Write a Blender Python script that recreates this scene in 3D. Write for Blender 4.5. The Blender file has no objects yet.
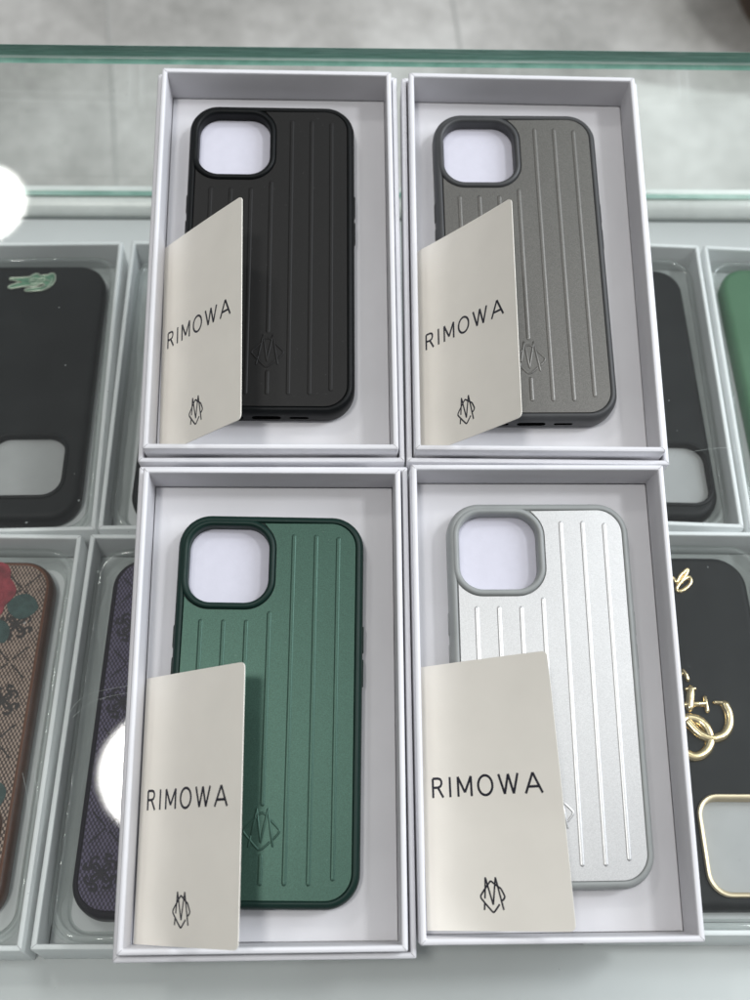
import bpy, bmesh, math, random
from mathutils import Matrix, Vector
random.seed(7)
R = math.radians
scn = bpy.context.scene
C = scn.collection

# ------------------------------------------------------------------ camera
cam_d = bpy.data.cameras.new('camera')
cam = bpy.data.objects.new('camera', cam_d); C.objects.link(cam)
FW = Vector((0, .29425367, -.95572735)); RT = Vector((.99178293, .12226818, .03764448)); UP = Vector((-.12793207, .94787408, .29183577))
CAMH = .45485
mw = Matrix((( RT.x, UP.x, -FW.x, 0), (RT.y, UP.y, -FW.y, 0), (RT.z, UP.z, -FW.z, CAMH), (0, 0, 0, 1)))
cam.matrix_world = mw
cam_d.sensor_fit = 'VERTICAL'; cam_d.sensor_height = 36.0; cam_d.lens = 40.007
cam_d.clip_start = .01; cam_d.clip_end = 50
cam_d.dof.use_dof = True; cam_d.dof.focus_distance = .455; cam_d.dof.aperture_fstop = 10.0
scn.camera = cam
scn.render.resolution_x = 768; scn.render.resolution_y = 1024

# ------------------------------------------------------------------ world, lamps, exposure
w = bpy.data.worlds.new('World'); scn.world = w; w.use_nodes = True
bg = w.node_tree.nodes['Background']; bg.inputs[1].default_value = 1.0
wt = w.node_tree                       # pale ceiling above, darker shop walls towards the horizon
tc = wt.nodes.new('ShaderNodeTexCoord'); vd = wt.nodes.new('ShaderNodeVectorMath'); vd.operation = 'DOT_PRODUCT'; wr = wt.nodes.new('ShaderNodeValToRGB')
vd.inputs[1].default_value = Vector((.30, .42, .86)).normalized()     # the photographer's side of the shop is the dark one
wt.links.new(tc.outputs['Generated'], vd.inputs[0]); wt.links.new(vd.outputs['Value'], wr.inputs[0]); wt.links.new(wr.outputs[0], bg.inputs[0])
we = wr.color_ramp.elements; we[0].position = .0; we[0].color = (.07, .07, .075, 1); we[1].position = .98; we[1].color = (.57, .58, .59, 1)
em = we.new(.55); em.color = (.17, .175, .18, 1)
scn.view_settings.view_transform = 'Standard'; scn.view_settings.look = 'None'
scn.view_settings.exposure = 0.15; scn.view_settings.gamma = 1.0

def lamp(name, loc, size, power, col, shape='DISK', size_y=None, aim=None):
    d = bpy.data.lights.new(name, 'AREA'); d.shape = shape; d.size = size
    if size_y: d.size_y = size_y
    d.energy = power; d.color = col
    o = bpy.data.objects.new(name, d); C.objects.link(o); o.location = loc
    if aim is not None:
        o.rotation_euler = (Vector(aim) - Vector(loc)).to_track_quat('-Z', 'Y').to_euler()
    return o
ZL = 1.8 + CAMH
def frosted(o, edge=.22):
    # the diffuser of a round lamp is dimmer towards its rim
    d = o.data; d.use_nodes = True; t = d.node_tree; em_ = t.nodes['Emission']
    g = t.nodes.new('ShaderNodeNewGeometry'); v = t.nodes.new('ShaderNodeVectorMath'); v.operation = 'DISTANCE'
    s = t.nodes.new('ShaderNodeSeparateXYZ'); c = t.nodes.new('ShaderNodeCombineXYZ')
    t.links.new(g.outputs['Parametric'], s.inputs[0]); t.links.new(s.outputs[0], c.inputs[0]); t.links.new(s.outputs[1], c.inputs[1])
    t.links.new(c.outputs[0], v.inputs[0]); v.inputs[1].default_value = (.5, .5, 0)
    m = t.nodes.new('ShaderNodeMapRange'); m.interpolation_type = 'SMOOTHSTEP'
    t.links.new(v.outputs['Value'], m.inputs[0]); m.inputs[1].default_value = .5; m.inputs[2].default_value = .5 - edge * .5; m.inputs[3].default_value = .02; m.inputs[4].default_value = 1.15
    t.links.new(m.outputs[0], em_.inputs['Strength'])
frosted(lamp('ceiling_lamp', (-.424, .10, ZL), .300, 14, (1, .985, .95)))      # the round lamps mirrored in the glass
frosted(lamp('ceiling_lamp', (-1.175, 1.532, ZL), .268, 8, (1, .985, .95)))
lamp('ceiling_lamp', (1.45, .95, ZL), .40, 20.0, (.97, .985, 1))  # extra lamp out of view, added to light the boxes from the right
lamp('ceiling_panel', (1.02, 2.02, ZL), 1.0, 4.6, (.88, 1, .95), 'RECTANGLE', .36)
lamp('shop_window', (2.6, 1.5, 1.7), 1.8, 70, (.88, .93, 1), 'RECTANGLE', 1.6, (0, .1, 0))

# ------------------------------------------------------------------ materials
def lin(c):
    c /= 255.0
    return c / 12.92 if c <= .04045 else ((c + .055) / 1.055) ** 2.4
class NT:
    def __init__(s, name):
        s.m = bpy.data.materials.new(name); s.m.use_nodes = True; s.t = s.m.node_tree; s.n = s.t.nodes
        s.p = s.n.get('Principled BSDF'); s.out = s.n.get('Material Output')
    def new(s, t, **kw):
        n = s.n.new(t)
        for k, v in kw.items(): setattr(n, k, v)
        return n
    def link(s, a, b): s.t.links.new(a, b)
    def val(s, node, k, v): node.inputs[k].default_value = v
    def obj(s): 
        if not hasattr(s, '_tc'): s._tc = s.new('ShaderNodeTexCoord')
        return s._tc.outputs['Object']
    def noise(s, scale, detail=3, rough=.6, vec=None, stretch=None):
        v = vec or s.obj()
        if stretch:
            mp = s.new('ShaderNodeMapping'); mp.inputs['Scale'].default_value = stretch; s.link(v, mp.inputs[0]); v = mp.outputs[0]
        n = s.new('ShaderNodeTexNoise'); s.link(v, n.inputs['Vector']); s.val(n, 'Scale', scale); s.val(n, 'Detail', detail); s.val(n, 'Roughness', rough)
        return n.outputs['Fac']
    def ramp(s, fac, stops):
        r = s.new('ShaderNodeValToRGB'); s.link(fac, r.inputs[0]); e = r.color_ramp.elements
        while len(e) < len(stops): e.new(.5)
        for i, (p_, c) in enumerate(stops): e[i].position = p_; e[i].color = (*c, 1)
        return r.outputs[0]
    def bump(s, fac, strength, dist):
        b = s.new('ShaderNodeBump'); s.link(fac, b.inputs['Height']); s.val(b, 'Strength', strength); s.val(b, 'Distance', dist)
        s.link(b.outputs[0], s.p.inputs['Normal'])
    def math(s, op, a, b=None):
        n = s.new('ShaderNodeMath', operation=op)
        for i, x in enumerate((a, b)):
            if x is None: continue
            if isinstance(x, (int, float)): n.inputs[i].default_value = x
            else: s.link(x, n.inputs[i])
        return n.outputs[0]

def surf(name, col, rough=.5, rv=.06, metal=0, var=.08, vscale=60, grain=None, gdist=.00005, spec=.5, coat=0, sparkle=0, dust=0, wave=0):
    t = NT(name)
    f = t.noise(vscale)
    a = tuple(c * (1 - var) for c in col); b = tuple(min(1, c * (1 + var)) for c in col)
    colo = t.ramp(f, [(.3, a), (.7, b)])
    if sparkle:
        g = t.noise(3500, 1, .5)
        k = t.ramp(g, [(.32, (1 - sparkle,) * 3), (.68, (1 + sparkle,) * 3)])
        mx = t.new('ShaderNodeMix', data_type='RGBA', blend_type='MULTIPLY'); mx.inputs[0].default_value = 1
        t.link(colo, mx.inputs[6]); t.link(k, mx.inputs[7]); colo = mx.outputs[2]
    if dust:
        dn = t.noise(900, 0, .5)
        k = t.ramp(dn, [(.835, (0, 0, 0)), (.87, (dust, dust, dust))])
        mx = t.new('ShaderNodeMix', data_type='RGBA', blend_type='ADD'); mx.inputs[0].default_value = 1
        t.link(colo, mx.inputs[6]); t.link(k, mx.inputs[7]); colo = mx.outputs[2]
    t.link(colo, t.p.inputs['Base Color'])
    rr_ = t.noise(vscale * 2.3)
    mr = t.new('ShaderNodeMapRange'); t.link(rr_, mr.inputs[0]); mr.inputs[3].default_value = max(.02, rough - rv); mr.inputs[4].default_value = rough + rv
    t.link(mr.outputs[0], t.p.inputs['Roughness'])
    t.val(t.p, 'Metallic', metal); t.val(t.p, 'Specular IOR Level', spec)
    if coat: t.val(t.p, 'Coat Weight', coat); t.val(t.p, 'Coat Roughness', .1)
    if grain and wave:
        w_ = t.math('ADD', t.math('MULTIPLY', t.noise(grain, 2), gdist * .35), t.math('MULTIPLY', t.noise(28, 2, .4), wave))
        t.bump(w_, 1.0, 1.0)
    elif grain: t.bump(t.noise(grain, 2), .35, gdist)
    return t.m

M = {}
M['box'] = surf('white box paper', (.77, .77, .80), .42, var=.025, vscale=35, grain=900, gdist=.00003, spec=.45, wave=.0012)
M['box_floor_shade'] = surf('white box shaded floor', (.68, .675, .70), .55, var=.03, vscale=30, grain=700, gdist=.00004, spec=.35, wave=.0012)  # box paper greyed for the floors: shade inside put into the colour
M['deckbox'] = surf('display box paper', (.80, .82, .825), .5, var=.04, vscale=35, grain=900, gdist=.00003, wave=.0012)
M['box_wall_shade'] = surf('white box shaded inner wall', (.60, .595, .62), .6, var=.03, vscale=30, grain=700, gdist=.00004, spec=.3, wave=.0012)  # same paper darker still, the shade of the inner walls painted in
M['deckbox_shade'] = surf('display box shaded inside', (.60, .62, .625), .55, var=.04, vscale=35, grain=900, gdist=.00003, wave=.0012)  # darker copy of the display box paper, shade inside painted in
M['seam'] = surf('box crease', (.42, .41, .43), .8)
M['card'] = surf('ivory card', (.90, .865, .79), .6, var=.02, vscale=40, grain=1600, gdist=.00002, spec=.3, wave=.0008)
M['ink'] = surf('black ink', (.012, .012, .022), .45)
M['foam'] = surf('lilac white liner', (.66, .655, .74), .9, var=.02, vscale=200, grain=1500, gdist=.00006, spec=.1)
M['foam_grey'] = surf('pale grey liner', (.37, .375, .375), .6, var=.05)
M['k_frame'] = surf('black rubber', (.003, .004, .0045), .48, spec=.18, dust=.02)
M['k_plate'] = surf('black anodised', (.0095, .0092, .009), .5, metal=.15, rv=.01, var=.02, grain=2500, sparkle=.22, spec=.3, dust=.02)
M['g_frame'] = surf('dark grey rubber', (.052, .054, .056), .45, spec=.4)
M['g_plate'] = surf('grey anodised', (.148, .144, .135), .40, metal=.75, rv=.01, var=.02, grain=2500, sparkle=.2, dust=.02)
M['v_frame'] = surf('dark green rubber', (.006, .023, .018), .45, spec=.22, dust=.02)
M['v_plate'] = surf('green anodised', (.038, .084, .064), .42, metal=.6, rv=.01, var=.02, grain=2500, sparkle=.2, dust=.02)
M['s_frame'] = surf('sage grey rubber', (.29, .305, .30), .45, spec=.4)
M['s_plate'] = surf('silver anodised', (.56, .565, .565), .40, metal=.8, rv=.01, var=.02, grain=2500, sparkle=.1)
M['port'] = surf('port shadow black', (.002, .002, .002), .9, spec=0)
M['soft_black'] = surf('matte black silicone', (.012, .0135, .014), .5, var=.15, vscale=90, spec=.16, dust=.02)
M['soft_green'] = surf('green silicone', (.055, .145, .075), .45, var=.1, vscale=50, dust=.02)
M['gold'] = surf('polished gold', (.82, .66, .40), .22, metal=1, var=.1)
M['gold_satin'] = surf('satin gold', (.62, .52, .36), .4, metal=.7, var=.1)
M['brown'] = surf('brown leather edge', (.068, .031, .020), .45, var=.2, vscale=150)
M['tan_rim'] = surf('tan piping', (.14, .06, .035), .5)
M['violet_edge'] = surf('dark violet edge', (.020, .017, .024), .45)
M['rose'] = surf('printed rose red', (.22, .03, .04), .6, var=.45, vscale=150, grain=1200)
M['leaf'] = surf('printed leaf green', (.030, .060, .055), .6, var=.3, vscale=300, grain=1200)
M['emb_brown'] = surf('dark brown print', (.028, .022, .020), .6)
M['emb_violet'] = surf('dark violet print', (.018, .015, .024), .6)
M['croc'] = surf('green enamel', (.10, .22, .14), .35, var=.35, vscale=500)
M['croc_edge'] = surf('pale enamel edge', (.42, .47, .38), .35, metal=.4)
M['croc_red'] = surf('red enamel', (.40, .12, .10), .4)
M['rail'] = surf('pale aluminium', (.74, .76, .735), .4, metal=.1)
M['rail_shade'] = surf('grey gasket', (.18, .20, .195), .6)  # grey for the painted shadow along the rail
M['scratch'] = surf('scratch', (.55, .6, .58), .4)
M['seat'] = surf('brown leather', (.19, .14, .11), .6, var=.2, vscale=20)

def fabric(name, dot, ground):
    t = NT(name)
    v = t.obj(); sp = t.new('ShaderNodeSeparateXYZ'); t.link(v, sp.inputs[0])
    kx = 2 * math.pi / .0017; ky = 2 * math.pi / .0028
    sx = t.math('SINE', t.math('MULTIPLY', sp.outputs[0], kx)); sy = t.math('SINE', t.math('MULTIPLY', sp.outputs[1], ky))
    f = t.math('ADD', t.math('MULTIPLY', t.math('MULTIPLY', sx, sy), .5), .5)
    f = t.math('ADD', f, t.math('MULTIPLY', t.math('SUBTRACT', t.noise(260), .5), .5))
    t.link(t.ramp(f, [(.42, ground), (.66, dot)]), t.p.inputs['Base Color'])
    t.val(t.p, 'Roughness', .6); t.bump(f, .5, .0002)
    return t.m
M['fab_tan'] = fabric('tan woven print', (.34, .25, .20), (.055, .034, .027))
M['fab_violet'] = fabric('violet woven print', (.125, .105, .18), (.026, .019, .040))

def mat_deck():
    t = NT('grey green laminate')
    t.link(t.ramp(t.noise(9, 4), [(.3, (.54, .56, .56)), (.7, (.60, .615, .615))]), t.p.inputs['Base Color'])
    t.val(t.p, 'Roughness', .38); t.bump(t.noise(600, 2), .15, .00005); return t.m
M['deck'] = mat_deck()
def mat_floor():
    t = NT('concrete look tile')
    v = t.obj()
    n1 = t.noise(3.2, 6, .62); n2 = t.noise(38, 3, .6)
    f = t.math('ADD', t.math('MULTIPLY', n1, .8), t.math('MULTIPLY', n2, .2))
    t.link(t.ramp(f, [(.34, (.30, .295, .275)), (.5, (.47, .46, .435)), (.66, (.68, .67, .64))]), t.p.inputs['Base Color'])
    t.val(t.p, 'Roughness', .45); return t.m
M['tile'] = mat_floor()
M['grout'] = surf('grey grout', (.42, .42, .40), .8)

def mat_glass(name, tint, reflect=True, haze=.0):
    t = NT(name); t.n.remove(t.p)
    tr = t.new('ShaderNodeBsdfTransparent'); tr.inputs[0].default_value = (*tint, 1)
    if not reflect:
        t.link(tr.outputs[0], t.out.inputs[0]); return t.m
    gl = t.new('ShaderNodeBsdfGlossy'); gl.inputs['Roughness'].default_value = .0; gl.inputs[0].default_value = (1, 1, 1, 1)
    lw = t.new('ShaderNodeLayerWeight'); lw.inputs[0].default_value = .5
    p5 = t.math('POWER', lw.outputs['Facing'], 5.0)
    fr = t.math('ADD', t.math('MULTIPLY', p5, .93), .035)
    mx = t.new('ShaderNodeMixShader'); t.link(fr, mx.inputs[0]); t.link(tr.outputs[0], mx.inputs[1]); t.link(gl.outputs[0], mx.inputs[2])
    last = mx.outputs[0]
    if haze:
        df = t.new('ShaderNodeBsdfDiffuse'); df.inputs[0].default_value = (.6, .65, .63, 1)
        m2 = t.new('ShaderNodeMixShader')
        hz = t.math('MULTIPLY', t.noise(14, 5, .7), haze * 2)
        sm = t.ramp(t.noise(7, 7, .72, stretch=(1, 2.2, 1)), [(.50, (0, 0, 0)), (.72, (haze * 5,) * 3)])
        hz = t.math('ADD', hz, sm)
        ds = t.ramp(t.noise(420, 0, .5), [(.85, (0, 0, 0)), (.88, (.2, .2, .2))])
        hz = t.math('ADD', hz, ds)
        t.link(hz, m2.inputs[0]); t.link(last, m2.inputs[1]); t.link(df.outputs[0], m2.inputs[2]); last = m2.outputs[0]
    t.link(last, t.out.inputs[0]); return t.m
M['glass'] = mat_glass('counter glass', (.968, .978, .974), True, .003)
M['glass_low'] = mat_glass('counter glass underside', (.985, .995, .99), False)
M['pane'] = mat_glass('front pane glass', (.975, .985, .98), True, .004)
def mat_edge():
    t = NT('green glass edge')
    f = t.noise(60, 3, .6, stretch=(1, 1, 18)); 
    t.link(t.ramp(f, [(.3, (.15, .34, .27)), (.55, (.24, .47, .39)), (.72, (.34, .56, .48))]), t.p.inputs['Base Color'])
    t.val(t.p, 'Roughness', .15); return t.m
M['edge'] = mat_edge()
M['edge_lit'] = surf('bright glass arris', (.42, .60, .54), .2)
def mat_blister():
    t = NT('clear blister plastic'); t.n.remove(t.p)
    tr = t.new('ShaderNodeBsdfTransparent'); tr.inputs[0].default_value = (.93, .95, .94, 1)
    df = t.new('ShaderNodeBsdfDiffuse'); df.inputs[0].default_value = (.62, .66, .65, 1)
    m0 = t.new('ShaderNodeMixShader'); m0.inputs[0].default_value = .13; t.link(tr.outputs[0], m0.inputs[1]); t.link(df.outputs[0], m0.inputs[2])
    gl = t.new('ShaderNodeBsdfGlossy'); gl.inputs['Roughness'].default_value = .07
    lw = t.new('ShaderNodeLayerWeight'); lw.inputs[0].default_value = .5
    f = t.math('ADD', t.math('MULTIPLY', t.math('POWER', lw.outputs['Facing'], 4.0), .8), .07)
    mx = t.new('ShaderNodeMixShader'); t.link(f, mx.inputs[0]); t.link(m0.outputs[0], mx.inputs[1]); t.link(gl.outputs[0], mx.inputs[2])
    b = t.new('ShaderNodeBump'); t.link(t.noise(26, 1.5, .4), b.inputs['Height']); b.inputs['Strength'].default_value = 1; b.inputs['Distance'].default_value = .010
    t.link(b.outputs[0], gl.inputs['Normal'])
    t.link(mx.outputs[0], t.out.inputs[0]); return t.m
M['blister'] = mat_blister()

# ------------------------------------------------------------------ mesh helpers
def make(name, bm, mats, parent=None, smooth=30, label=None):
    me = bpy.data.meshes.new(name)
    bmesh.ops.recalc_face_normals(bm, faces=bm.faces)
    bm.to_mesh(me); bm.free()
    for m in (mats if isinstance(mats, (list, tuple)) else [mats]): me.materials.append(m)
    o = bpy.data.objects.new(name, me); C.objects.link(o)
    if smooth:
        me.shade_smooth(); me.set_sharp_from_angle(angle=R(smooth))
    if parent: o.parent = parent
    if label: o['label'] = label
    return o
def thing(name, label, cat, mat=None, group=None):
    o = bpy.data.objects.new(name, None); C.objects.link(o)
    o.empty_display_size = .02
    if mat is not None: o.matrix_world = mat
    o['label'] = label; o['category'] = cat
    if group: o['group'] = group
    return o
def rrect(hx, hy, r, z, cx=0, cy=0, n=8):
    pts = []
    for (sx, sy, a0) in ((1, 1, 0), (-1, 1, 90), (-1, -1, 180), (1, -1, 270)):
        for i in range(n + 1):
            a = R(a0 + 90 * i / n)
            pts.append(Vector((cx + sx * (hx - r) + r * math.cos(a), cy + sy * (hy - r) + r * math.sin(a), z)))
    return pts
def loft(bm, loops, cap0=False, cap1=False, close=False):
    vs = [[bm.verts.new(p) for p in l] for l in loops]
    n = len(vs[0]); rng = list(zip(vs, vs[1:]))
    if close: rng.append((vs[-1], vs[0]))
    for a, b in rng:
        for i in range(n):
            bm.faces.new((a[i], a[(i + 1) % n], b[(i + 1) % n], b[i]))
    if cap0: bm.faces.new(list(reversed(vs[0])))
    if cap1: bm.faces.new(vs[-1])
    return vs
def fill_between(bm, la, lb):
    va = [bm.verts.new(p) for p in la]; vb = [bm.verts.new(p) for p in lb]
    es = [bm.edges.new((v[i], v[(i + 1) % len(v)])) for v in (va, vb) for i in range(len(v))]
    bmesh.ops.triangle_fill(bm, edges=es, use_beauty=True)
def box(bm, x0, x1, y0, y1, z0, z1, mi=0):
    v = [bm.verts.new((x, y, z)) for z in (z0, z1) for y in (y0, y1) for x in (x0, x1)]
    fs = []
    for f in ((0, 2, 3, 1), (4, 5, 7, 6), (0, 1, 5, 4), (2, 6, 7, 3), (0, 4, 6, 2), (1, 3, 7, 5)):
        fc = bm.faces.new([v[i] for i in f]); fc.material_index = mi; fs.append(fc)
    return fs
def prism(bm, pts, z0, z1, bev=0):
    a = [bm.verts.new((x, y, z0)) for x, y in pts]; b = [bm.verts.new((x, y, z1)) for x, y in pts]
    n = len(a)
    for i in range(n): bm.faces.new((a[i], a[(i + 1) % n], b[(i + 1) % n], b[i]))
    bm.faces.new(list(reversed(a))); top = bm.faces.new(b)
    if bev:
        bmesh.ops.bevel(bm, geom=list(top.edges), offset=bev, segments=2, affect='EDGES', profile=.6)
def ridge(bm, pts, hw, h, z, taper=True, sect=6, fn=None):
    """raised line of half round section along a 2D polyline"""
    P = [Vector((p[0], p[1], 0)) for p in pts]
    n = len(P); loops = []
    def sec(c, d, k):
        s = Vector((-d.y, d.x, 0)); L = []
        for i in range(sect + 1):
            a = math.pi * i / sect
            q = c + s * (math.cos(a) * hw * k); q.z = z + math.sin(a) * h * k - (.00002 if i in (0, sect) else 0)
            L.append(fn(q) if fn else q)
        return L
    for i in range(n):
        d0 = (P[i] - P[i - 1]).normalized() if i else (P[1] - P[0]).normalized()
        d1 = (P[i + 1] - P[i]).normalized() if i < n - 1 else d0
        d = (d0 + d1); d = d.normalized() if d.length > 1e-6 else d0
        if taper and i == 0: loops.append(sec(P[i] - d * hw, d, .25)); loops.append(sec(P[i] - d * hw * .6, d, .75))
        loops.append(sec(P[i], d, 1))
        if taper and i == n - 1: loops.append(sec(P[i] + d * hw * .6, d, .75)); loops.append(sec(P[i] + d * hw, d, .25))
    vs = [[bm.verts.new(p) for p in l] for l in loops]
    for a, b in zip(vs, vs[1:]):
        for i in range(sect): bm.faces.new((a[i], a[i + 1], b[i + 1], b[i]))
    bm.faces.new(vs[0]); bm.faces.new(list(reversed(vs[-1])))
def smooth_line(pts, k=6, closed=False):
    """Catmull-Rom"""
    out = []; n = len(pts)
    g = (lambda i: pts[i % n]) if closed else (lambda i: pts[max(0, min(n - 1, i))])
    for i in range(n if closed else n - 1):
        p0, p1, p2, p3 = g(i - 1), g(i), g(i + 1), g(i + 2)
        for j in range(k):
            t = j / k
            out.append(tuple(.5 * (2 * p1[c] + (p2[c] - p0[c]) * t + (2 * p0[c] - 5 * p1[c] + 4 * p2[c] - p3[c]) * t * t + (3 * p1[c] - p0[c] - 3 * p2[c] + p3[c]) * t ** 3) for c in (0, 1)))
    out.append(tuple(pts[0] if closed else pts[-1]))
    return out
mm = .001

def place(x, y, th, z=0):
    return Matrix.Translation((x, y, z)) @ Matrix.Rotation(th, 4, 'Z')

# ------------------------------------------------------------------ structure: floor, counter
TH = .1399     # direction of the counter edge
fl_rot = Matrix.Translation((-.513, 1.159, -1.045)) @ Matrix.Rotation(R(13.4), 4, 'Z')
bm = bmesh.new(); box(bm, -6, 6, -6, 6, -.02, 0)
fo = make('floor', bm, M['tile'], smooth=0); fo.matrix_world = fl_rot; fo['kind'] = 'structure'
bm = bmesh.new()
for i in range(-6, 8): box(bm, i * .56 - .0022, i * .56 + .0022, -5, 5, .0002, .0012)
for j in (-3, -2, -1, 1, 2, 3): box(bm, -5, 5, j * 1.12 + .14 - .002, j * 1.12 + .14 + .002, .0008, .0018)
g = make('floor_joints', bm, M['grout'], smooth=0); g.parent = fo; g['kind'] = 'structure'

YE = .3702     # far edge of the counter measured along its own axis
YD = YE / .9717   # the same edge measured on the sloping deck
GT = .0090     # glass thickness
cm = Matrix.Rotation(TH, 4, 'Z')
counter = thing('display_counter', 'glass topped display counter with green glass edges that everything stands on or in', 'counter', cm)
bm = bmesh.new()
fs = box(bm, -.62, .62, -.15, YE, -GT, 0)
bmesh.ops.bevel(bm, geom=[e for e in bm.edges], offset=.0007, segments=1, affect='EDGES')
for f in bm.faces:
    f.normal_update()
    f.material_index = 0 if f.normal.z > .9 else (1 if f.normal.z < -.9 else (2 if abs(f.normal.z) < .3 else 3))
# hairline scratches on the glass
old = set(bm.faces); cinv = cm.inverted()
for (a, b, c) in (((-.1116, .0322), (-.105, .043), (-.0828, .0507)), ((-.109, .0335), (-.101, .0415), (-.084, .0475)), ((-.0994, .0418), (-.0985, .0424), (-.0972, .0428)), ((.1344, .1804), (.147, .184), (.1586, .185)),
                  ((-.120, .012), (-.117, .004), (-.114, -.008)), ((-.124, .010), (-.120, .001), (-.118, -.006))):
    ridge(bm, smooth_line([a, b, c], 8), .00004, .00002, .00002, sect=3, fn=lambda q: cinv @ q)
for f in bm.faces:
    if f not in old: f.material_index = 4
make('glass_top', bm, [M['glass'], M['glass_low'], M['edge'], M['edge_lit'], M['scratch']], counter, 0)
# upright front pane under the far edge
PZ = -.1262
bm = bmesh.new()
box(bm, -.60, .60, YE - .0040, YE - .0008, PZ, -GT - .0002)
for f in bm.faces:
    f.normal_update(); f.material_index = 0 if abs(f.normal.y) > .9 else 1
make('front_pane', bm, [M['pane'], M['edge']], counter, 0)

# tilted deck inside the counter
DA, DB, DZ = .0346, -.242, -.4778 + CAMH
nrm = Vector((-DA, -DB, 1)).normalized()
def deck_matrix(x, y, th, up=0.0):
    e1 = Vector((math.cos(th), math.sin(th), 0)); e1.z = DA * e1.x + DB * e1.y; e1.normalize()
    e2 = nrm.cross(e1)
    c = Vector((x, y, DZ + DA * x + DB * y)) + nrm * up
    return Matrix(((e1.x, e2.x, nrm.x, c.x), (e1.y, e2.y, nrm.y, c.y), (e1.z, e2.z, nrm.z, c.z), (0, 0, 0, 1)))
DD = .0232     # rim above deck
dm = deck_matrix(0, 0, TH, -DD)
bm = bmesh.new(); box(bm, -.60, .60, -.125, YD + .001, -.016, 0)
bmesh.ops.bevel(bm, geom=list(bm.edges), offset=.001, segments=1, affect='EDGES')
o = make('deck', bm, M['deck'], counter, 0); o.matrix_parent_inverse = cm.inverted(); o.matrix_world = dm
bm = bmesh.new()
prf = [(YD + .0015, .0002), (YD + .0015, .0085), (YD - .0010, .0085)] + [(YD - .0010 - .0078 * math.sin(R(9 * k)), .0085 - .0078 * (1 - math.cos(R(9 * k)))) for k in range(1, 11)] + [(YD - .0088, .0002)]
loft(bm, [[Vector((x_, a_, b_)) for a_, b_ in prf] for x_ in (-.60, .60)], True, True)
o = make('pane_rail', bm, M['rail'], counter, 30); o.matrix_parent_inverse = cm.inverted(); o.matrix_world = dm
bm = bmesh.new(); box(bm, -.60, .60, YD - .0104, YD - .0090, .0002, .0012)  # dark strip standing in for the shadow at the rail's foot
o = make('shade_strip', bm, M['rail_shade'], counter, 0); o.matrix_parent_inverse = cm.inverted(); o.matrix_world = dm
bm = bmesh.new(); box(bm, -.60, .60, YE + .0025, YE + .0065, -.150, -.1325); make('pane_glint_strip', bm, M['rail'], counter, 0)  # pale strip standing in for the bright reflection along the pane's bottom edge
bm = bmesh.new(); box(bm, -.60, .60, -.12, YE - .03, -1.043, -.16)
make('cabinet_base', bm, M['rail'], counter, 0)

# an unidentified dark brown object, built as a stool, at the far right corner of the picture, on the floor
st = thing('stool', 'unidentified dark brown object built as a round upholstered stool standing on the tiled floor behind the counter', 'stool', Matrix.Translation((.60, 1.43, -1.045)))
bm = bmesh.new()
def disc(r, z, n=40): return [Vector((r * math.cos(2 * math.pi * i / n), r * math.sin(2 * math.pi * i / n), z)) for i in range(n)]
loft(bm, [disc(.148, .10), disc(.16, .115), disc(.162, .16), disc(.15, .19), disc(.11, .202), disc(.02, .206)], True, True)
make('seat', bm, M['seat'], st)
bm = bmesh.new(); loft(bm, [disc(.11, 0), disc(.11, .012), disc(.10, .018), disc(.09, .10)], True, True); make('base', bm, M['seat'], st)

# ------------------------------------------------------------------ boxes
def open_box(bm, W, L, H, t, floor_t, jit=.00025):
    """open cardboard tray, origin at the centre of its base"""
    j = lambda: random.uniform(-jit, jit)
    def rect(hx, hy, z, r, n=3, dx=None):
        return rrect(hx, hy, r, z, n=n)
    hx, hy = W / 2, L / 2
    cj = [(j(), j()) for _ in range(4)]
    def jig(loop):
        o = []
        for i, p in enumerate(loop):
            k = i // 4; f = max(0, p.z / H); o.append(Vector((p.x + cj[k][0] * f, p.y + cj[k][1] * f, p.z)))
        return o
    e = .0006
    return loft(bm, [jig(l) for l in (
        rect(hx - e, hy - e, 0, .0006), rect(hx, hy, e, .0008), rect(hx, hy, H - .0009, .0008), rect(hx - .0003, hy - .0003, H - .0003, .0007), rect(hx - .0009, hy - .0009, H, .0006),
        rect(hx - t + .0009, hy - t + .0009, H, .0004), rect(hx - t + .0003, hy - t + .0003, H - .0003, .0004), rect(hx - t, hy - t, H - .0009, .0003), rect(hx - t, hy - t, floor_t, .0003))], True, False)
def seams(bm, W, L, H, t):
    for sx in (-1, 1):
        for sy in (-1, 1):
            a = Vector((sx * (W / 2 - .0006), sy * (L / 2 - .0006))); b = Vector((sx * (W / 2 - t + .0004), sy * (L / 2 - t + .0004)))
            ridge(bm, [a, b.lerp(a, .5) + Vector((.0001 * sx, 0)), b], .00011, .00008, H - .00001, taper=False, sect=3)
def box_parts(root, W, L, H, t, floor_t, mat, matin, wallname='tray_wall', matw=None):
    bm = bmesh.new(); vs = open_box(bm, W, L, H, t, floor_t); inner = set(vs[-1]) | set(vs[-2])
    nf = len(bm.faces); seams(bm, W, L, H, t); bm.faces.ensure_lookup_table()
    for f in bm.faces[nf:]: f.material_index = 1
    for f in bm.faces[:nf]:
        if all(v in inner for v in f.verts): f.material_index = 2
    make(wallname, bm, [mat, M['seam'], matw or M['box_wall_shade']], root, 35)
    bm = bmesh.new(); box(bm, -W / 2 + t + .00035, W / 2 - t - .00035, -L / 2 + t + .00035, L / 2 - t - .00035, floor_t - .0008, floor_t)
    make('tray_floor', bm, matin, root, 0)

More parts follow.
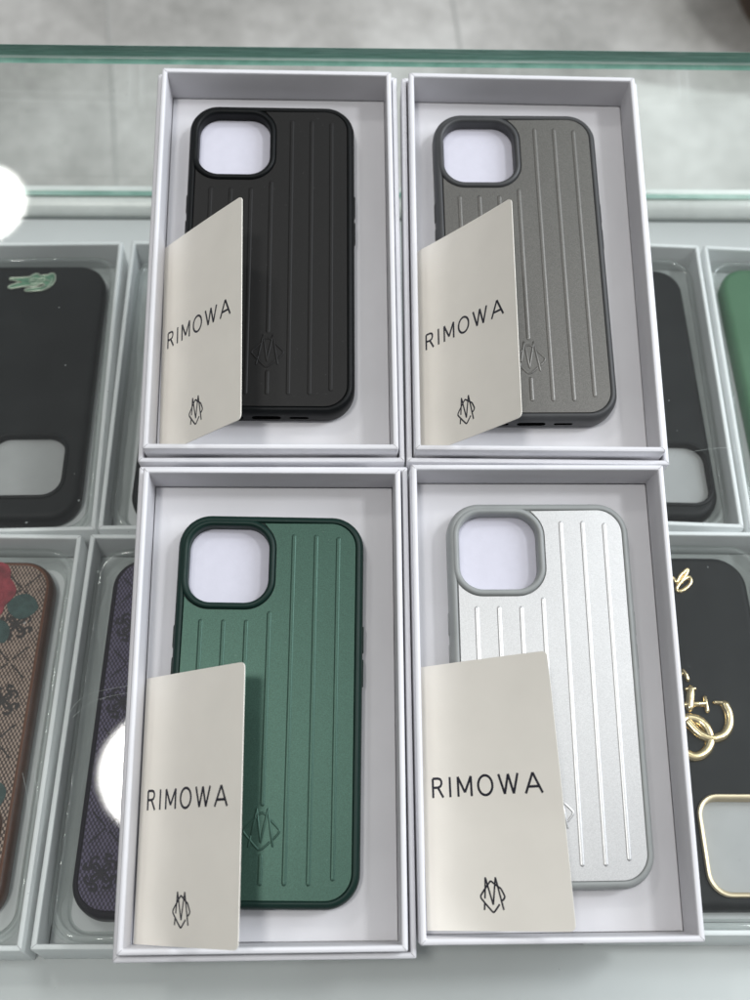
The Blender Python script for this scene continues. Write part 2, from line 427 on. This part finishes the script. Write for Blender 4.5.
TRAYS = {'TL': (-.05737, .24049, .13446), 'TR': (.05414, .25491, .12652), 'BL': (-.03122, .04933, .13102), 'BR': (.07676, .06569, .13281)}
LIDS = {'TL': (-.0572, .2395, .1356), 'TR': (.0542, .254, .1271), 'BL': (-.0309, .0493, .1317)}
TXT = {'TL': ('white open box tray holding the black ribbed case', 'white shallow outer box around the tray of the black ribbed case'),
       'TR': ('white open box tray holding the grey ribbed case', 'white shallow outer box around the tray of the grey ribbed case'),
       'BL': ('white open box tray holding the green ribbed case', 'white shallow outer box around the tray of the green ribbed case'),
       'BR': ('white open box tray holding the silver ribbed case', '')}
for n, (x, y, th) in LIDS.items():
    r_ = thing('outer_box', TXT[n][1], 'outer box', place(x, y, th, .0001), 'outer boxes around the white trays')
    box_parts(r_, .1108, .190, .0173, .0022, .0020, M['box'], M['box_floor_shade'], 'outer_wall')
for n, (x, y, th) in TRAYS.items():
    zb = .0023 if n != 'BR' else .0001
    r_ = thing('box_tray', TXT[n][0], 'box', place(x, y, th, zb), 'open white boxes on the glass')
    box_parts(r_, .105, .1848, .02335 - zb, .0024, .0045 - zb, M['box'], M['box_floor_shade'])
ZF = .0045     # tray floor level

# ------------------------------------------------------------------ phone cases
HOLE = (-.017, .0555, .0162, .0158, .0095)         # camera opening: cx, cy, hx, hy, r
def plate_outline(hx, hy, r, ring):
    cx, cy, rx, ry, rr_ = ring
    out = []
    outer = rrect(hx, hy, r, 0, n=12)                        # CCW from right side, top right corner first
    seg = outer[:13]                                          # top right corner
    # start at notch tip on the top edge
    rp = rrect(rx, ry, rr_, 0, cx, cy, n=12)                  # ring outline CCW
    tr, bl, br = rp[0:13], rp[26:39], rp[39:52]
    pts = [(p.x, p.y) for p in seg]                           # right side -> top
    # along the top to the left until the ring
    k = [p for p in reversed(tr)]                             # top -> right side of ring corner
    path = [p for p in k if p.y < hy - .0002]
    pts.append((path[0].x - .0006, hy))
    pts += [(p.x, p.y) for p in path]
    pts += [(p.x, p.y) for p in reversed(br)]
    q = [p for p in reversed(bl) if p.x > -hx + .0002]
    pts += [(p.x, p.y) for p in q]
    pts.append((-hx, q[-1].y + .0006))
    pts += [(p.x, p.y) for p in outer[26:39]]                 # bottom left corner
    pts += [(p.x, p.y) for p in outer[39:52]]
    return pts
def emblem_lines_case():
    L = []
    L.append([(-4.7, -6.8), (-3.9, -3.2)]); L.append([(-3.6, -2.4), (-1.9, 6.8)])
    L.append([(-1.9, 6.8), (-.1, -5.2)]); L.append([(-.1, -5.2), (2.3, 6.8)]); L.append([(2.3, 6.8), (4.5, -6.6)])
    L.append(smooth_line([(-2.2, 3.6), (-6.0, -.1), (-6.7, -1.2), (-6.0, -2.4), (-1.4, -7.4), (-.2, -7.9), (1.0, -7.4), (3.3, -5.2)], 4))
    L.append(smooth_line([(4.7, -4.2), (6.3, -2.4), (6.9, -1.2), (6.3, -.1), (3.6, 2.6)], 4))
    L.append(smooth_line([(-1.2, 4.8), (.1, 5.4), (1.5, 4.8)], 4))
    return L
def emblem_lines_print():
    L = []
    L.append([(-3.6, -5.4), (-3.3, -2.9)]); L.append([(-3.1, -1.4), (-2.5, 6)])
    L.append([(-2.5, 6), (0, -3.6)]); L.append([(0, -3.6), (1.5, 6)]); L.append([(1.5, 6), (4.0, -5.4)])
    L.append(smooth_line([(3.4, 2.0), (4.5, -.2), (4.6, -1.1), (3.7, -2.2)], 4))
    L.append(smooth_line([(2.5, -3.4), (.6, -5.7), (0, -6.1), (-.7, -5.7), (-4.2, -1.8), (-4.7, -.8), (-4.3, .2), (-1.2, 4.0), (-.4, 4.6), (.4, 4.1), (3.4, 2.0)], 4))
    return L

def ribbed_case(label, mat, fm, pm):
    hx, hy, H = .03775, .0763, .0112
    root = thing('phone_case', label, 'phone case', mat, 'ribbed phone cases in white boxes')
    bm = bmesh.new()
    prof = [(.0012, 0), (.0003, .0012), (0, .0030), (0, .0075), (.0004, .0092), (.0011, .0104), (.0020, .0109), (.0027, .0109), (.0031, .0106), (.0033, .0099)]
    ls = [rrect(hx - i, hy - i, .0132 - i, z, n=12) for i, z in prof]
    loft(bm, ls)
    h = HOLE
    fill_between(bm, rrect(hx - .0033, hy - .0033, .0099, .0099, n=12), rrect(h[2] + .0008, h[3] + .0008, h[4] + .0008, .0099, h[0], h[1], n=12))
    loft(bm, [rrect(hx - .0012, hy - .0012, .012, 0, n=12), rrect(hx - .0020, hy - .0020, .0112, .0004, n=12), rrect(hx - .0020, hy - .0020, .0112, .0085, n=12)])
    make('frame', bm, fm, root, 40)
    bm = bmesh.new()
    o_ = .0028
    prof = [(o_, .0097), (o_ - .0001, .0106), (o_ - .0007, .0114), (o_ - .0015, .0116), (.0008, .0114), (.0002, .0108), (0, .0098), (.0, .0055)]
    loft(bm, [rrect(h[2] + i, h[3] + i, h[4] + i * .9, z, h[0], h[1], n=12) for i, z in prof])
    make('camera_ring', bm, fm, root, 40)
    bm = bmesh.new()
    po = plate_outline(hx - .0034, hy - .0034, .0100, (h[0], h[1], h[2] + .0031, h[3] + .0031, h[4] + .0028))
    prism(bm, po, .0100, .01075, .00035)
    zt = .01075
    for i in range(7):
        x = (-27.0 + 9.05 * i) * mm
        top = (31.7 if i < 3 else (35.2 if i == 3 else (67.3 if i < 6 else 66.5))) * mm
        bot = (-66.9 if i not in (0, 6) else -65.1) * mm
        if i == 3:
            ridge(bm, [(x, -57.3 * mm), (x, bot)], .00092, .00034, zt); bot = -38.2 * mm
        ridge(bm, [(x, top), (x, (top + bot) / 2), (x, bot)], .00092, .00034, zt)
    bp = make('back_plate', bm, pm, root, 40); wn = bp.modifiers.new('normals', 'WEIGHTED_NORMAL'); wn.keep_sharp = True; wn.weight = 100
    bm = bmesh.new()
    for l in emblem_lines_case(): ridge(bm, [(a * mm, (b - 46.9) * mm) for a, b in l], .00046, .00030, zt, sect=5)
    make('emblem', bm, pm, root, 60)
    bm = bmesh.new(); loft(bm, [rrect(.0352, .0738, .0108, z_, n=8) for z_ in (.0003, .0052)], True, True); make('paper_insert', bm, M['foam'], root, 0)
    # openings in the bottom edge and side buttons
    def slot(name, x0, x1, y, z0, z1):
        bm = bmesh.new(); 
        ls = [[Vector((p.x, y + s, p.y)) for p in rrect((x1 - x0) / 2, (z1 - z0) / 2, (z1 - z0) / 2 - .00001, 0, (x0 + x1) / 2, (z0 + z1) / 2, n=6)] for s in (.001, -.00008)]
        loft(bm, ls, True, True); make(name, bm, M['port'], root, 0)
    slot('charging_port', -.0062, .0062, -hy, .0040, .0074)
    slot('speaker_slot', .0098, .0180, -hy, .0046, .0067)
    slot('speaker_slot', -.0180, -.0098, -hy, .0046, .0067)
    for s, y0, y1 in ((1, .0205, .0313), (1, .0070, .0180), (-1, .0215, .0310), (-1, .0085, .0180)):
        bm = bmesh.new()
        ls = [[Vector((s * (hx + d * .7), p.x, p.y)) for p in rrect((y1 - y0) / 2 - i, .0017 - i, .0014 - i, 0, (y0 + y1) / 2, .0056, n=4)] for d, i in ((-.0006, 0), (.0004, 0), (.0006, .0003))]
        loft(bm, ls, True, True); make('button', bm, fm, root, 30)
    return root
ribbed_case('matt black ribbed phone case in the upper left box', place(-.06038, .24277, .13097, ZF), M['k_frame'], M['k_plate'])
ribbed_case('grey metallic ribbed phone case with dark grey rim', place(.05166, .25526, .14168, ZF), M['g_frame'], M['g_plate'])
ribbed_case('green metallic ribbed phone case with dark green rim', place(-.03225, .04752, .11523, ZF), M['v_frame'], M['v_plate'])
ribbed_case('silver metallic ribbed phone case with sage grey rim', place(.07738, .06768, .13563, ZF), M['s_frame'], M['s_plate'])

# ------------------------------------------------------------------ cards with printing
CW, CH = .05736, .09888
FONT = {   # strokes in mm, y down from cap top 0 to 7.5
 'R': (0, [[(0.3, 7.5), (.3, 0.3)], [(.3, .3), (2.6, .3), (3.6, .6), (4.1, 1.4), (4.1, 2.4), (3.6, 3.3), (2.6, 3.7), (.3, 3.7)], [(2.5, 3.7), (4.7, 7.5)]]),
 'I': (7.5, [[(.3, 0), (.3, 7.5)]]),
 'M': (11.0, [[(.3, 7.5), (.3, .1)], [(.3, .1), (3.1, 6.0)], [(3.1, 6.0), (5.9, .1)], [(5.9, .1), (5.9, 7.5)]]),
 'O': (19.6, [[(3.2 + 2.95 * math.cos(2 * math.pi * i / 28), 3.75 + 3.6 * math.sin(2 * math.pi * i / 28)) for i in range(29)]]),
 'W': (28.3, [[(.2, 0), (2.3, 7.3)], [(2.3, 7.3), (4.1, .1)], [(4.1, .1), (5.9, 7.3)], [(5.9, 7.3), (8.0, 0)]]),
 'A': (38.8, [[(.2, 7.5), (3.5, .1)], [(3.5, .1), (6.8, 7.5)], [(1.3, 5.1), (5.7, 5.1)]]),
}
def card(label, x, y, z, th, sl, phi, bend, twist=0.0):
    z = max(z + CAMH, ZF + .0006)
    e2 = Vector((-math.sin(th) * math.cos(sl), math.cos(th) * math.cos(sl), math.sin(sl))); e1 = Vector((math.cos(th), math.sin(th), 0))
    up = e1.cross(e2); e = e1 * math.cos(phi) + up * math.sin(phi); nn = e.cross(e2).normalized()
    mat = Matrix(((e.x, e2.x, nn.x, x), (e.y, e2.y, nn.y, y), (e.z, e2.z, nn.z, z), (0, 0, 0, 1)))
    root = thing('leaflet', label, 'leaflet', mat, 'ivory printed leaflets leaning in the boxes')
    def fn(p):          # curve of the paper: local x 0..CW, y 0..-CH
        u = p.x / CW; v = -p.y / CH
        a = twist * (v - .5)
        return Vector((p.x * math.cos(a), p.y, p.z + bend * (4 * u * (1 - u)) * .5 - p.x * math.sin(a)))
    bm = bmesh.new(); NX, NY = 24, 36; t = .00035; r = .0022
    grid = {}
    def edge_in(u, v):
        px, py = u * CW, v * CH
        for cy_ in (r, CH - r):
            if px > CW - r and ((cy_ == r and py < r) or (cy_ != r and py > CH - r)):
                dx, dy = px - (CW - r), py - cy_; d = math.hypot(dx, dy)
                m = max(abs(dx), abs(dy)); 
                if d > 1e-9: dx, dy = dx * m / d, dy * m / d
                px, py = CW - r + dx, cy_ + dy
        return px, py
    us = sorted(set([i / NX for i in range(NX + 1)] + [1 - r / CW * k / 4 for k in range(5)])); vv = sorted(set([i / NY for i in range(NY + 1)] + [r / CH * k / 4 for k in range(5)] + [1 - r / CH * k / 4 for k in range(5)]))
    for s in (0, 1):
        for i, u in enumerate(us):
            for j, v in enumerate(vv):
                px, py = edge_in(u, v); grid[s, i, j] = bm.verts.new(fn(Vector((px, -py, -t * (1 - s)))))
    I, J = len(us) - 1, len(vv) - 1
    for s in (0, 1):
        for i in range(I):
            for j in range(J):
                f = [grid[s, i, j], grid[s, i + 1, j], grid[s, i + 1, j + 1], grid[s, i, j + 1]]
                bm.faces.new(f if s == 0 else f[::-1])
    rim = [(i, 0) for i in range(I)] + [(I, j) for j in range(J)] + [(i, J) for i in range(I, 0, -1)] + [(0, j) for j in range(J, 0, -1)]
    for k in range(len(rim)):
        a, b = rim[k], rim[(k + 1) % len(rim)]
        bm.faces.new((grid[0, *a], grid[0, *b], grid[1, *b], grid[1, *a]))
    make('sheet', bm, M['card'], root, 40)
    def dense(l, step=.002):
        o = [l[0]]
        for a, b in zip(l, l[1:]):
            n = max(1, int(math.dist(a, b) / step)); o += [(a[0] + (b[0] - a[0]) * k / n, a[1] + (b[1] - a[1]) * k / n) for k in range(1, n + 1)]
        return o
    k = 0
    bm = bmesh.new()
    for ch in 'RIMOWA':
        x0, st_ = FONT[ch]
        for s in st_:
            k += 1
            ridge(bm, dense([((4.4 + x0 + a) * mm, -(43.5 + b) * mm) for a, b in s]), .00048, .00002, .00003 + k * 1e-6, sect=3, fn=fn, taper=False)
    make('lettering', bm, M['ink'], root, 0)
    bm = bmesh.new()
    for s in emblem_lines_print():
        k += 1
        ridge(bm, dense([((27.2 + a) * mm, (-86.2 + b) * mm) for a, b in s]), .00034, .00002, .00003 + k * 1e-6, sect=3, fn=fn, taper=False)
    make('printed_emblem', bm, M['ink'], root, 0)
card('ivory leaflet leaning over the black ribbed case', -.1085, .2435, -.4494, .1518, .0081, .8487, .0007)
card('ivory leaflet leaning over the grey ribbed case', .0045, .2583, -.45, .1251, -.0206, .8867, -.0010)
card('ivory leaflet leaning over the green ribbed case', -.0814, .0519, -.4491, .1344, -.0151, .7514, .0006)
card('ivory leaflet leaning over the silver ribbed case', .0260, .0698, -.44635, .1430, -.0148, .5726, .0010, .17)

# ------------------------------------------------------------------ boxes and cases on the deck, under the glass
DECK = {'A': (-.1958, .2058, .1569), 'B': (-.0893, .222, .1402), 'D': (.1198, .2525, .0884), 'E': (.227, .262, .0863), 'F': (-.1764, .0269, .1217), 'G': (-.069, .0405, .1201), 'I': (.14934, .07176, .1201)}
BT = {'A': 'white box under the glass holding the black case with the crocodile badge', 'B': 'white box under the glass, mostly hidden by the box of the black ribbed case',
      'D': 'white box under the glass holding a plain black case, behind the grey ribbed case', 'E': 'white box under the glass holding the green silicone case',
      'F': 'white box under the glass holding the rose patterned case', 'G': 'white box under the glass holding the violet monogram case', 'I': 'white box under the glass holding the black case with gold lettering'}
def dmat(n, dx=0, dy=0, rot=0, up=0):
    return deck_matrix(*DECK[n]) @ Matrix.Translation((dx, dy, -.0189 + up)) @ Matrix.Rotation(rot, 4, 'Z')
for n in DECK:
    r_ = thing('display_box', BT[n], 'box', deck_matrix(*DECK[n]) @ Matrix.Translation((0, 0, -.0230)), 'boxes on the deck under the glass')
    box_parts(r_, .105, .1848, .0230, .0024, .0041, M['deckbox'], M['deckbox_shade'], matw=M['deckbox_shade'])
    # clear plastic blister that seats the case
    bx, by = .0462, .0862
    bm = bmesh.new()
    zz = .0041
    prf = [(.0036, .0088), (.0030, .0094), (.0020, .0096)] + [(.0008 + .0014 * math.cos(R(a_)), .0096 + .0014 * math.sin(R(a_))) for a_ in (20, 50, 80, 110, 140, 170)] + [(-.0012, .0080), (-.0018, .0020), (-.0023, .0010), (-.0036, .0006)]
    loft(bm, [rrect(bx + i_, by + i_, .0118 + i_, zz + z_, n=10) for i_, z_ in prf])
    make('clear_blister', bm, M['blister'], r_, 50)

def plain_case(name, label, mat, fm, hx=.0413, hy=.0818, H=.0105, r=.0150, hole=(.0150, -.0515, .0190, .0175, .0095), insert=None, ringm=None, inner=None, panel=None, edge_in=.0028):
    root = thing(name, label, 'phone case', mat)
    bm = bmesh.new()
    prof = [(.0014, 0), (.0004, .0012), (0, .0030), (0, H - .0035), (.0004, H - .0018), (.0012, H - .0006), (.0024, H - .0001), (.0034, H)]
    loft(bm, [rrect(hx - i, hy - i, r - i, z, n=12) for i, z in prof])
    h = hole
    fill_between(bm, rrect(hx - .0034, hy - .0034, r - .0034, H, n=12), rrect(h[2] + .0022, h[3] + .0022, h[4] + .002, H, h[0], h[1], n=12))
    loft(bm, [rrect(h[2] + i, h[3] + i, h[4] + i * .9, z, h[0], h[1], n=12) for i, z in ((.0022, H), (.0018, H + .0008), (.0010, H + .0011), (.0003, H + .0007), (0, H - .0004), (0, H - .004))])
    make('shell', bm, fm, root, 40)
    bm = bmesh.new(); loft(bm, [rrect(hx - .0025, hy - .0025, r - .0025, z, n=8) for z in (.0003, H - .0036)], True, True); make('paper_insert', bm, insert or M['foam_grey'], root, 0)
    if ringm:
        bm = bmesh.new()
        loft(bm, [rrect(h[2] + i, h[3] + i, h[4] + i * .9, z, h[0], h[1], n=12) for i, z in ((.0020, H - .0002), (.0020, H + .0008), (.0015, H + .0014), (.0006, H + .0014), (-.0001, H + .0009), (-.0003, H - .004))])
        make('camera_ring', bm, ringm, root, 40)
    return root, H
# black case with crocodile badge
ra, H = plain_case('phone_case', 'matt black silicone case with a green crocodile badge, seen through the glass', dmat('A', .0006, .0014, -.012), M['soft_black'], hole=(.0130, -.0510, .0185, .0175, .0095))
def cr_(x, y): return ((-11.8 + (x - 50) * .0431 + .9) * mm, (66.9 - (y - 340) * .058 + 1) * mm)
out = [(50, 288), (75, 280), (130, 281), (220, 276), (300, 268), (335, 245), (370, 228), (405, 228), (435, 252), (480, 247), (530, 246), (560, 226), (600, 224), (624, 250), (630, 305), (612, 350), (575, 390), (520, 420), (470, 436), (380, 442), (290, 447), (262, 434), (285, 414), (360, 404), (440, 398), (490, 384), (512, 362), (500, 352), (450, 362), (400, 380), (350, 386), (300, 378), (262, 386), (225, 386), (150, 402), (85, 412), (52, 404), (56, 384), (90, 366), (150, 350), (186, 338), (150, 322), (100, 308), (56, 302)]
bm = bmesh.new(); prism(bm, [cr_(*p) for p in out], H, H + .0008, .0002); b_ = make('crocodile_badge', bm, M['croc'], ra, 40)
bm = bmesh.new(); ridge(bm, [cr_(*p) for p in out + out[:1]], .00042, .0005, H + .0007, sect=4)
for l in ([(310, 330), (350, 312), (390, 325), (430, 310), (470, 322), (510, 305), (560, 320)], [(330, 360), (400, 350), (470, 345)], [(540, 395), (580, 340), (590, 290)], [(300, 300), (350, 285), (420, 290), (500, 280)]):
    ridge(bm, smooth_line([cr_(*p) for p in l], 4), .00032, .0004, H + .0008, sect=4)
make('badge_outline', bm, M['croc_edge'], b_, 40)
bm = bmesh.new(); ridge(bm, [cr_(*p) for p in [(130, 312), (165, 326), (205, 332), (165, 344)]], .0003, .0003, H + .0008, sect=4); make('badge_mouth', bm, M['croc_red'], b_, 40)
plain_case('phone_case', 'black case under the glass, only its corner showing beside the black ribbed case', dmat('B', .003, -.001, -.03), M['soft_black'])
plain_case('phone_case', 'plain matt black case seen through the glass right of the grey ribbed case', dmat('D', .0025, -.0015, .02), M['soft_black'], hole=(.0200, -.0560, .0175, .0175, .0095))
plain_case('phone_case', 'bright green silicone case at the right end under the glass', dmat('E', .0005, .0025, .03), M['soft_green'], H=.0115)

def monogram(bm, cx, cy, s, z, hw, h, a0=0):
    def P(l): return [((cx + (x * math.cos(a0) - y * math.sin(a0)) * s) * mm, (cy + (x * math.sin(a0) + y * math.cos(a0)) * s) * mm) for x, y in l]
    for q in range(4):
        a = math.pi / 2 * q
        rot = lambda l: [(x * math.cos(a) - y * math.sin(a), x * math.sin(a) + y * math.cos(a)) for x, y in l]
        sx = 1
        ridge(bm, P(rot(smooth_line([(0, 0), (1.0, 2.2), (2.6, 3.4), (3.6, 2.6), (2.6, 1.2), (0, 0)], 4))), hw, h, z, sect=4)
        ridge(bm, P(rot(smooth_line([(2.4, 7.0), (1.2, 5.6), (2.4, 4.4), (4.6, 4.6), (6.2, 3.0), (5.6, 1.6)], 4))), hw, h, z, sect=4)
        ridge(bm, P(rot([(1.6, 7.2), (3.4, 6.6)])), hw * 1.2, h, z, sect=4)
def mono_case(label, mat, frame, rim, fab, emb, lattice, s=1.0):
    root, H = plain_case('phone_case', label, mat, frame)
    hx, hy, r = .0413 - .0030, .0818 - .0030, .0120
    h = (.0150, -.0515, .0190, .0175, .0095)
    bm = bmesh.new(); va = rrect(hx, hy, r, H + .0005, n=12); vb = rrect(h[2] + .0026, h[3] + .0026, h[4] + .002, H + .0005, h[0], h[1], n=12)
    fill_between(bm, va, vb); loft(bm, [va, rrect(hx + .0003, hy + .0003, r, H - .0002, n=12)])
    pbm = bm; old = set(bm.faces)
    bm = bmesh.new(); loft(bm, [rrect(hx + i, hy + i, r + i, z, n=12) for i, z in ((.0010, H - .0006), (.0012, H + .0003), (.0006, H + .0008), (0, H + .0004))]); make('edge_piping', bm, rim, root, 40)
    bm = pbm; z = H + .0005
    x0, y0 = lattice
    inside = lambda x, y: abs(x) < 36 and abs(y) < 76 and not (-6.5 < x < 37 and -72 < y < -31)
    for i in range(-4, 3):
        for j in range(-7, 7):
            cx, cy = x0 + 18.3 * i, y0 + 18.3 * j
            if (i + j) % 2:
                if abs(cx) < 31 and abs(cy) < 70 and inside(cx, cy) and inside(cx, cy - 8) and inside(cx + 6, cy): monogram(bm, cx, cy, s, z, .00066, .00012)
            for d in (-1, 1):
                if (i + j) % 2 == 0:
                    for t in [k * 1.55 for k in range(-8, 9)]:
                        if abs(t) > 8.2 or abs(t) < .1: continue
                        a = (cx + t, cy + d * t); b = (cx + t + .95, cy + d * (t + .95))
                        if inside(*a) and inside(*b): ridge(bm, [(a[0] * mm, a[1] * mm), (b[0] * mm, b[1] * mm)], .00045, .00012, z, sect=3)
    for f in bm.faces:
        if f not in old: f.material_index = 1
    make('printed_panel', bm, [fab, emb], root, 40)
    return root, H
rf, H = mono_case('brown edged tan monogram case printed with a red rose, under the glass at left', dmat('F', -.0015, .0010, -.006), M['brown'], M['tan_rim'], M['fab_tan'], M['emb_brown'], (27.4, 30))
def rose(cx, cy, s, par):
    bm = bmesh.new(); z = .01105
    for k, (rad, n, zr) in enumerate(((15, 7, 0), (11, 6, .25), (7.4, 5, .5), (4.2, 4, .75), (1.5, 2, .95))):
        for q in range(n):
            a = 2 * math.pi * (q / n) + k * .7
            px, py = cx + rad * .62 * s * math.cos(a), cy + rad * .62 * s * math.sin(a)
            pr = rad * .52 * s
            base = []; mid = []
            pts = [(1.0 * pr * math.cos(t), .82 * pr * math.sin(t) * (1 + .12 * math.sin(3 * t + q))) for t in [2 * math.pi * i / 18 for i in range(18)]]
            w_ = a + math.pi / 2
            f = lambda sc, dz, tilt: [Vector(((px + (x * math.cos(w_) - y * math.sin(w_)) * sc) * mm, (py + (x * math.sin(w_) + y * math.cos(w_)) * sc) * mm, z + (zr + dz - tilt * y / pr) * .0006)) for x, y in pts]
            loft(bm, [f(1, -.5, 0), f(1, .15, .5), f(.88, .4, .5), f(.4, .15, .2)], True, True)
    return make('printed_rose', bm, M['rose'], par, 30)
def leaf(cx, cy, l, wd, ang, par):
    bm = bmesh.new(); n = 10
    pts = [(l * (i / n - .5), wd * math.sin(math.pi * i / n) ** .7) for i in range(n + 1)] + [(l * (i / n - .5), -wd * math.sin(math.pi * i / n) ** .7) for i in range(n - 1, 0, -1)]
    prism(bm, [((cx + x * math.cos(ang) - y * math.sin(ang)) * mm, (cy + x * math.sin(ang) + y * math.cos(ang)) * mm) for x, y in pts], .0109, .01125)
    make('printed_leaf', bm, M['leaf'], par, 0)
rose(6.0, 65, 1.15, rf); leaf(29, 57.5, 15, 6.5, -.1, rf); leaf(20, 45, 14, 5, -1.0, rf); leaf(30, -30, 14, 6, -1.2, rf); rose(20, -14 - 20, .5, rf)
mono_case('dark violet monogram case under the glass beside the green case box', dmat('G', -.0003, .0022, -.008), M['violet_edge'], M['violet_edge'], M['fab_violet'], M['emb_violet'], (-29.5, 64), 1.0)
# black case with gold lettering and ring
ri, H = plain_case('phone_case', 'glossy black case with gold metal letters and gold camera ring, under the glass at right', dmat('I', -.0004, .0012, 0), M['soft_black'], ringm=M['gold_satin'], hole=(.0205, -.0560, .0190, .0195, .0080))
GL = dict(
 script=[(3.9, 67.5), (5.3, 69.4), (6.6, 67.0), (8.7, 70.1), (10.6, 72.0), (13.1, 74.0), (12.2, 71.5), (8.2, 66.4), (6.2, 63.3), (7.7, 62.1), (10.6, 63.5), (13.5, 66.6), (13.6, 69.7), (10.7, 68.4), (7.0, 65.2)])
bm = bmesh.new(); ridge(bm, smooth_line([(a * mm, (b + .4) * mm) for a, b in GL['script']], 5), .0010, .0012, H, sect=6)
ridge(bm, smooth_line([(a * mm, (b + .4) * mm) for a, b in [(-12, 66), (-10, 73), (-8, 68), (-6, 66), (-4, 68), (-3, 66), (-1, 69), (0, 66), (2, 68.5), (3.9, 67.5)]], 5), .0010, .0012, H, sect=6)
make('script_lettering', bm, M['gold'], ri, 60)
bm = bmesh.new()
up1 = lambda l: [(a * mm, (b + .4) * mm) for a, b in l]
ridge(bm, smooth_line(up1([(1.7, -.8), (6.8, -1.7), (9.9, -5.3), (10.7, -10.6), (8.5, -15.3), (4.6, -18.0), (1.0, -18.1), (-3, -15), (-4, -9), (-2, -4)]), 6, True), .0023, .0020, H, sect=7)
make('gold_letter', bm, M['gold'], ri, 60)
bm = bmesh.new()
ridge(bm, smooth_line(up1([(1.5, -2.4), (4.1, -6.0), (6.9, -8.6), (10.3, -10.1), (13.3, -10.0), (17.2, -8.3), (20.1, -4.0), (20.9, 1.4), (19.7, 5.7)]), 6), .0023, .0022, H, sect=7)
ridge(bm, up1([(15.4, 6.6), (20.9, 6.2)]), .0011, .0015, H + .0002, sect=5)
make('gold_letter', bm, M['gold'], ri, 60)
bm = bmesh.new()
ridge(bm, up1([(5.6, 12.9), (3.6, 4.2)]), .0021, .0019, H, sect=6); ridge(bm, up1([(3.0, 12.9), (7.4, 13.0)]), .0009, .0014, H + .0002, sect=5)
ridge(bm, up1([(1.6, 5.5), (11.2, 6.0)]), .0014, .0016, H + .0001, sect=6); ridge(bm, up1([(11.2, 8.9), (11.3, 2.4)]), .0011, .0015, H + .0003, sect=5)
make('gold_letter', bm, M['gold'], ri, 60)
bm = bmesh.new(); ridge(bm, up1([(3.2, 21.8), (4.3, 19.8), (4.7, 17.4)]), .0011, .0015, H, sect=6); ridge(bm, up1([(1.8, 19.2), (3.4, 21.4)]), .0004, .0010, H, sect=5); make('gold_letter', bm, M['gold'], ri, 60)
